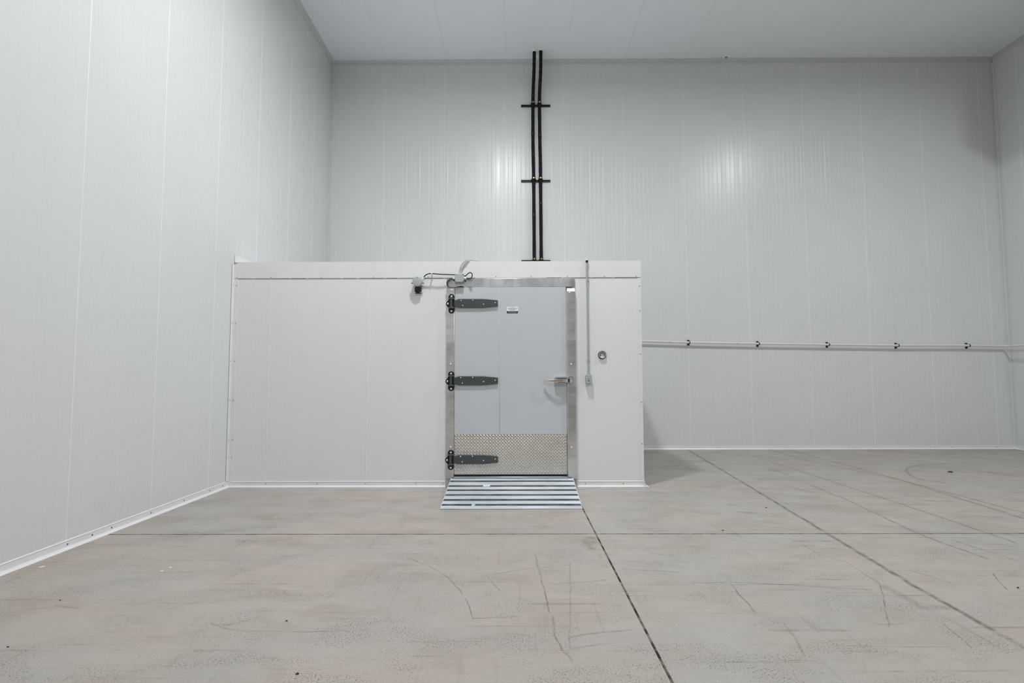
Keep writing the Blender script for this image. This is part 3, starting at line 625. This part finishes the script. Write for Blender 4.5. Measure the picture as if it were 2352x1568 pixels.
cn = thing('conduit', 'thin upright grey conduit on the cooler front, right of the door', 'conduit', (0.822, D1, 1.24))
MB().tube([(0.820, D1 - 0.02, 2.520), (0.8205, D1 - 0.02, 2.3), (0.8235, D1 - 0.02, 1.35), (0.8235, D1 - 0.021, 1.30), (0.8235, D1 - 0.024, 1.235)], 0.0108, 14).build('tube', M_CONDUIT, cn)
MB().lathe((0.8235, D1 - 0.0225, 1.236), (0, 0, 1), [(0, 0.015), (0.018, 0.015), (0.02, 0.0125), (0.034, 0.0125)], 14).build('connector', M_CONDUIT, cn)
for z in (2.300, 1.393):
    m = MB(); r = 0.0128
    arc = [(0.8225 + (r) * math.cos(a), D1 - 0.02 - r * math.sin(a)) for a in [k * PI / 8 for k in range(9)]]
    pr = [(0.846, D1 - 0.0065), (0.846, D1 - 0.009)] + [(max(p[0], 0), p[1]) for p in arc] + [(0.8225 - r, D1 - 0.0065), (0.8225 - r + 0.002, D1 - 0.0065)] + [(0.8225 + (r - 0.0018) * math.cos(PI - k * PI / 8), D1 - 0.02 - (r - 0.0018) * math.sin(PI - k * PI / 8)) for k in range(9)] + [(0.8225 + r - 0.002, D1 - 0.0065)]
    m.prism(pr, 2, z - 0.008, z + 0.008); m.build('strap', M_CONDUIT, cn, smooth=0)
    MB().lathe((0.839, D1 - 0.008, z), (0, -1, 0), [(0, 0.0065), (0.004, 0.006), (0.006, 0.003)], 10).build('strap_screw', M_SCREW, cn)
MB().box(0.808, 0.834, D1 - 0.036, D1 - 0.0075, 2.508, 2.532).build('end_clamp', M_BLKPL, cn, bevel=0.003, label='black clamp at the top end')
MB().lathe((0.820, D1 - 0.018, 2.530), (0, 0, 1), [(0, 0.012), (0.012, 0.010), (0.016, 0.005)], 12).build('end_cap', M_WHPL, cn, label='white end cap')

sw = thing('light_switch', 'small grey switch box at the bottom end of the conduit', 'switch', (0.822, D1, 1.14))
MB().box(0.7895, 0.8585, D1 - 0.048, D1 - 0.0035, 1.137, 1.238).build('box_body', M_GREYBOX, sw, bevel=0.006, segs=2)
MB().box(0.7925, 0.8555, D1 - 0.0515, D1 - 0.047, 1.140, 1.235).build('cover_plate', M_GREYBOX, sw, bevel=0.003)
MB().lathe((0.824, D1 - 0.051, 1.202), (0, -1, 0), [(0, 0.009), (0.006, 0.009), (0.009, 0.006)], 14).build('pilot_lamp', M_CHROME, sw)
MB().box(0.817, 0.831, D1 - 0.055, D1 - 0.050, 1.163, 1.187).build('toggle_collar', M_SCREW, sw, bevel=0.002)
MB().box(0.820, 0.828, D1 - 0.070, D1 - 0.053, 1.177, 1.186).build('toggle', M_WHPL, sw, bevel=0.002)
for z in (1.222, 1.150): MB().lathe((0.824, D1 - 0.051, z), (0, -1, 0), [(0, 0.005), (0.002, 0.0045), (0.003, 0.002)], 10).build('plate_screw', M_BOLT, sw)

gg = thing('dial_thermometer', 'round chrome dial thermometer on the cooler front near its right corner', 'thermometer', (0.984, D1, 1.458))
MB().lathe((0.984, D1 - 0.0035, 1.458), (0, -1, 0), [(0, 0.041), (0.010, 0.041), (0.018, 0.039), (0.020, 0.034), (0.012, 0.032)], 36, False).build('bezel', M_CHROME, gg)
MB().lathe((0.984, D1 - 0.0035, 1.458), (0, -1, 0), [(0, 0.046), (0.007, 0.046), (0.010, 0.0425), (0.010, 0.040)], 36, False).build('rim_gasket', M_BLKPL, gg, label='black outer rim')
MB().lathe((0.984, D1 - 0.008, 1.458), (0, -1, 0), [(0, 0.032), (0.004, 0.032)], 32).build('dial', M_WHPL, gg, smooth=0)
ri = MB()
for k in range(28):
    a0, a1 = -0.7 + k * (PI + 1.4) / 28, -0.7 + (k + 1) * (PI + 1.4) / 28
    q = [(0.984 + r * math.cos(a), 1.458 + r * math.sin(a)) for r, a in ((0.020, a0), (0.027, a0), (0.027, a1), (0.020, a1))]
    ri.prism(q, 1, D1 - 0.0130, D1 - 0.0118)
ri.build('scale_ring', M_INK, gg, smooth=0)
MB().prism([(0.970, 1.4535), (1.003, 1.4595), (1.003, 1.4615), (0.970, 1.4605)], 1, D1 - 0.0145, D1 - 0.013).build('needle', M_GREYINK, gg, smooth=0)
MB().lathe((0.984, D1 - 0.012, 1.458), (0, -1, 0), [(0, 0.004), (0.003, 0.004)], 10).build('hub', M_SCREW, gg)

# ------------------------------------------------------------------ refrigerant pipes up the far wall
YP = D2 - 0.075
for sx, lab in ((0, 'left of two black insulated pipes climbing the far wall above the cooler'), (1, 'right of two black insulated pipes climbing the far wall above the cooler')):
    o = thing('insulated_pipe', lab, 'pipe', (0.33 + 0.12 * sx, YP, CH))
    if sx == 0: pts = [(0.335, YP, CH + 0.002), (0.334, YP, 3.3), (0.330, YP, 4.57), (0.322, YP, 5.2), (0.324, YP, 5.75), (0.325, YP, 5.92), (0.331, YP - 0.02, 6.15), (0.342, YP - 0.09, 6.40), (0.345, 8.955, 6.60), (0.344, 8.93, H)]
    else: pts = [(0.452, YP, CH + 0.002), (0.452, YP, 3.3), (0.447, YP, 4.57), (0.446, YP, 4.9), (0.440, YP, 5.25), (0.437, YP, 5.92), (0.443, YP - 0.03, 6.15), (0.455, YP - 0.11, 6.40), (0.4545, 8.93, 6.60), (0.453, 8.906, H)]
    path = curve(pts, 8); rr = [0.0285 + 0.0013 * math.sin(i * 1.7 + sx) for i in range(len(path))]
    MB().tube(path, rr, 16).build('foam_sleeve', M_BLACK, o)
    for z in ((6.02, 5.36, 5.02, 3.9) if sx == 0 else (6.22, 5.30, 4.2, 3.1)):
        k = min(range(len(path)), key=lambda i: abs(path[i].z - z)); a, b = path[k], path[min(k + 1, len(path) - 1)]
        MB().tube([a, a + (b - a).normalized() * 0.03], 0.0312, 16).build('joint_tape', M_BLKPL, o)
    e = path[-1]
    MB().lathe((e.x, e.y, H), (0, 0, -1), [(-0.002, 0.053), (0.006, 0.051), (0.014, 0.042), (0.018, 0.032)], 20).build('ceiling_collar', M_WHPL, o, label='white sealant collar at the ceiling')
for z, a, b, lab in ((5.895, 0.121, 0.628, 'uppermost short black support rail behind the two insulated pipes'), (4.567, 0.118, 0.621, 'middle short black support rail behind the two insulated pipes'), (3.176, 0.119, 0.612, 'lowest short support rail behind the pipes, just above the cooler edge')):
    o = thing('support_rail', lab, 'rail', ((a + b) / 2, D2, z))
    m = MB(); m.prism([(D2 - 0.001, z - 0.0145), (D2 - 0.034, z - 0.0145), (D2 - 0.034, z - 0.006), (D2 - 0.031, z - 0.006), (D2 - 0.031, z - 0.0115), (D2 - 0.005, z - 0.0115), (D2 - 0.005, z + 0.0115), (D2 - 0.031, z + 0.0115), (D2 - 0.031, z + 0.006), (D2 - 0.034, z + 0.006), (D2 - 0.034, z + 0.0145), (D2 - 0.001, z + 0.0145)], 0, a, b)
    m.build('channel', M_BLKPL, o, smooth=0)
    for px in ((0.325, 0.437) if z > 5 else (0.330, 0.447) if z > 4 else (0.334, 0.452)):
        m = MB()
        m.tube([(px + 0.038 * math.cos(t), YP - 0.038 * math.sin(t), z + 0.006) for t in [-0.5 + k * (PI + 1.0) / 14 for k in range(15)]], 0.006, 8)
        m.build('pipe_clamp', M_BLKPL, o)
        MB().box(px - 0.014, px + 0.016, YP - 0.060, YP - 0.032, z + 0.006, z + 0.026).lathe((px, YP - 0.045, z + 0.024), (0, 0, 1), [(0, 0.008), (0.01, 0.008)], 6).build('clamp_nut', M_BRASS, o, bevel=0.003, label='brass clamp nut')

# ------------------------------------------------------------------ cream pipe along the far wall
YR = D2 - 0.072; kf = YR / D2
rail = [(1.445, 1.835), (2.143, 1.81), (2.92, 1.786), (4.077, 1.761), (5.239, 1.743), (6.4, 1.725), (7.567, 1.722), (8.215, 1.708)]
rail = [(x * kf if i else x, YR, 1.22 + (z - 1.22) * kf) for i, (x, z) in enumerate(rail)]
wp = thing('wall_pipe', 'thin cream pipe running level along the far wall right of the cooler', 'pipe', (4.9, YR, 1.74))
MB().tube(rail, 0.0165, 14).build('pipe_run', M_CREAM, wp)
ex, ez = rail[-1][0], rail[-1][2]
MB().tube([(ex - 0.03, YR, ez), (ex, YR, ez), (ex + 0.018, YR - 0.008, ez), (ex + 0.026, YR - 0.026, ez), (ex + 0.026, YR - 0.06, ez)], 0.020, 14).build('elbow', M_CREAM, wp)
MB().tube([(ex + 0.026, YR - 0.05, ez), (ex + 0.026, 7.5, ez - 0.02)], 0.0155, 14).build('pipe_run', M_CREAM, wp)
for x in (2.60, 3.72):
    k = max(i for i in range(len(rail)) if rail[i][0] <= x); a, b = Vector(rail[k]), Vector(rail[k + 1]); p = a + (b - a) * ((x - a.x) / (b.x - a.x))
    MB().box(p.x - 0.018, p.x + 0.018, YR - 0.0174, YR - 0.0155, p.z - 0.006, p.z - 0.001).build('pipe_print', M_GREYINK, wp, smooth=0)
ordn = ('leftmost', 'second from the left', 'middle', 'fourth from the left', 'rightmost')
for i, px in enumerate((2.925, 4.085, 5.250, 6.405, 7.585)):
    k = max(j for j in range(len(rail)) if rail[j][0] <= px); a, b = Vector(rail[k]), Vector(rail[k + 1]); z = (a + (b - a) * ((px - a.x) / (b.x - a.x))).z
    o = thing('pipe_clip', ordn[i] + ' of the five black clips holding the cream wall pipe', 'clip', (px, D2, z), 'black clips on the cream wall pipe')
    for s in (1, -1):
        MB().box(px - 0.017, px + 0.017, D2 - 0.016, D2 - 0.0005, z + s * 0.030 - 0.018, z + s * 0.030 + 0.016).build('foot', M_BLKPL, o, bevel=0.003)
        MB().lathe((px - 0.002, D2 - 0.0155, z + s * 0.030 - 0.001), (0, -1, 0), [(0, 0.004), (0.003, 0.0035)], 8).build('foot_screw', M_SCREW, o)
    m = MB(); ro, ri_ = 0.0230, 0.0172
    outer = [(D2 - 0.002, z - ro)] + [(YR - ro * math.sin(t), z - ro * math.cos(t)) for t in [k * PI / 12 for k in range(13)]] + [(D2 - 0.002, z + ro)]
    inner = [(D2 - 0.002, z + ri_)] + [(YR - ri_ * math.sin(t), z + ri_ * math.cos(t)) for t in [k * PI / 12 for k in range(13)]] + [(D2 - 0.002, z - ri_)]
    m.prism(outer + inner, 0, px - 0.006, px + 0.006); m.build('saddle_strap', M_BLKPL, o, smooth=0)

# ------------------------------------------------------------------ unit cooler hung high by the right wall (its shadow falls in the far corner)
ev = thing('unit_cooler', 'ceiling-hung evaporator unit by the right wall, only its edge in the top right corner', 'evaporator', (7.3, 5.75, 5.94))
MB().box(6.50, 8.15, 4.90, 6.60, 5.96, 6.54).build('casing', plain('dark_grey_casing', (0.16, 0.165, 0.165), 0.5), ev, bevel=0.01)
MB().box(6.52, 8.13, 4.92, 6.58, 5.94, 5.96).build('drain_pan', M_FRAME, ev, bevel=0.004)
for y in (5.33, 6.17):
    MB().lathe((6.50, y, 6.25), (-1, 0, 0), [(0, 0.25), (0.02, 0.25), (0.03, 0.23), (0.012, 0.22)], 24, False).build('fan_ring', M_BLKPL, ev)
for x in (6.7, 7.95):
    for y in (5.1, 6.4): MB().tube([(x, y, 6.53), (x, y, H)], 0.008, 8).build('hanger_rod', M_BOLT, ev)

# ------------------------------------------------------------------ bits lying on the floor
def scrap(x, y, L, W, hgt, rot, label, mat=M_DIRT, name='debris', cat='debris'):
    m = MB(); n = 9; random.seed(int(x * 1000))
    ring = [(L * math.cos(2 * PI * k / n) * random.uniform(.75, 1.1), W * math.sin(2 * PI * k / n) * random.uniform(.75, 1.1)) for k in range(n)]
    q = [(x + a * math.cos(rot) - b * math.sin(rot), y + a * math.sin(rot) + b * math.cos(rot)) for a, b in ring]
    m.add([(a, b, 0.0002) for a, b in q] + [((a - x) * .6 + x, (b - y) * .6 + y, hgt) for a, b in q], [tuple(range(n)), tuple(range(2 * n - 1, n - 1, -1))] + [(i, (i + 1) % n, (i + 1) % n + n, i + n) for i in range(n)])
    return tag(m.build(name, mat, None), label, cat)
scrap(5.501, 7.035, 0.040, 0.030, 0.012, 0.3, 'flat black rubber scrap on the floor beside the curved tyre mark, far right')
scrap(2.888, 3.244, 0.008, 0.006, 0.006, 0.9, 'dark crumb on the floor at the right edge, outside the long tyre mark')
scrap(1.642, 4.425, 0.014, 0.006, 0.004, 0.1, 'dark sliver on the floor just behind the level joint, right of the ramp')
scrap(2.330, 5.180, 0.016, 0.008, 0.004, 0.8, 'dark sliver on the floor left of the long tyre mark, well behind the level joint')
scrap(-2.496, 3.072, 0.005, 0.004, 0.004, 0.2, 'tiny dark crumb on the floor near the left wall base')
scrap(-1.147, 2.820, 0.007, 0.004, 0.004, 0.4, 'dark crumb on the left foreground floor beside a thin scratch')
scrap(-0.898, 2.330, 0.008, 0.007, 0.005, 0.0, 'dark crumb on the left foreground floor, nearest the bottom edge')
scrap(-2.303, 2.555, 0.006, 0.004, 0.004, 0.3, 'dark crumb on the floor in the lower left corner')
scrap(-2.231, 3.529, 0.010, 0.006, 0.002, 0.2, 'small white paint fleck on the left floor, nearer of a pair', M_PAPER, 'paint_fleck', 'paint fleck')
scrap(-2.215, 3.590, 0.009, 0.005, 0.002, 0.3, 'small white paint fleck on the left floor, farther of a pair', M_PAPER, 'paint_fleck', 'paint fleck')
scrap(-3.060, 3.610, 0.022, 0.007, 0.002, 1.2, 'white paint fleck on the floor against the left wall base', M_PAPER, 'paint_fleck', 'paint fleck')
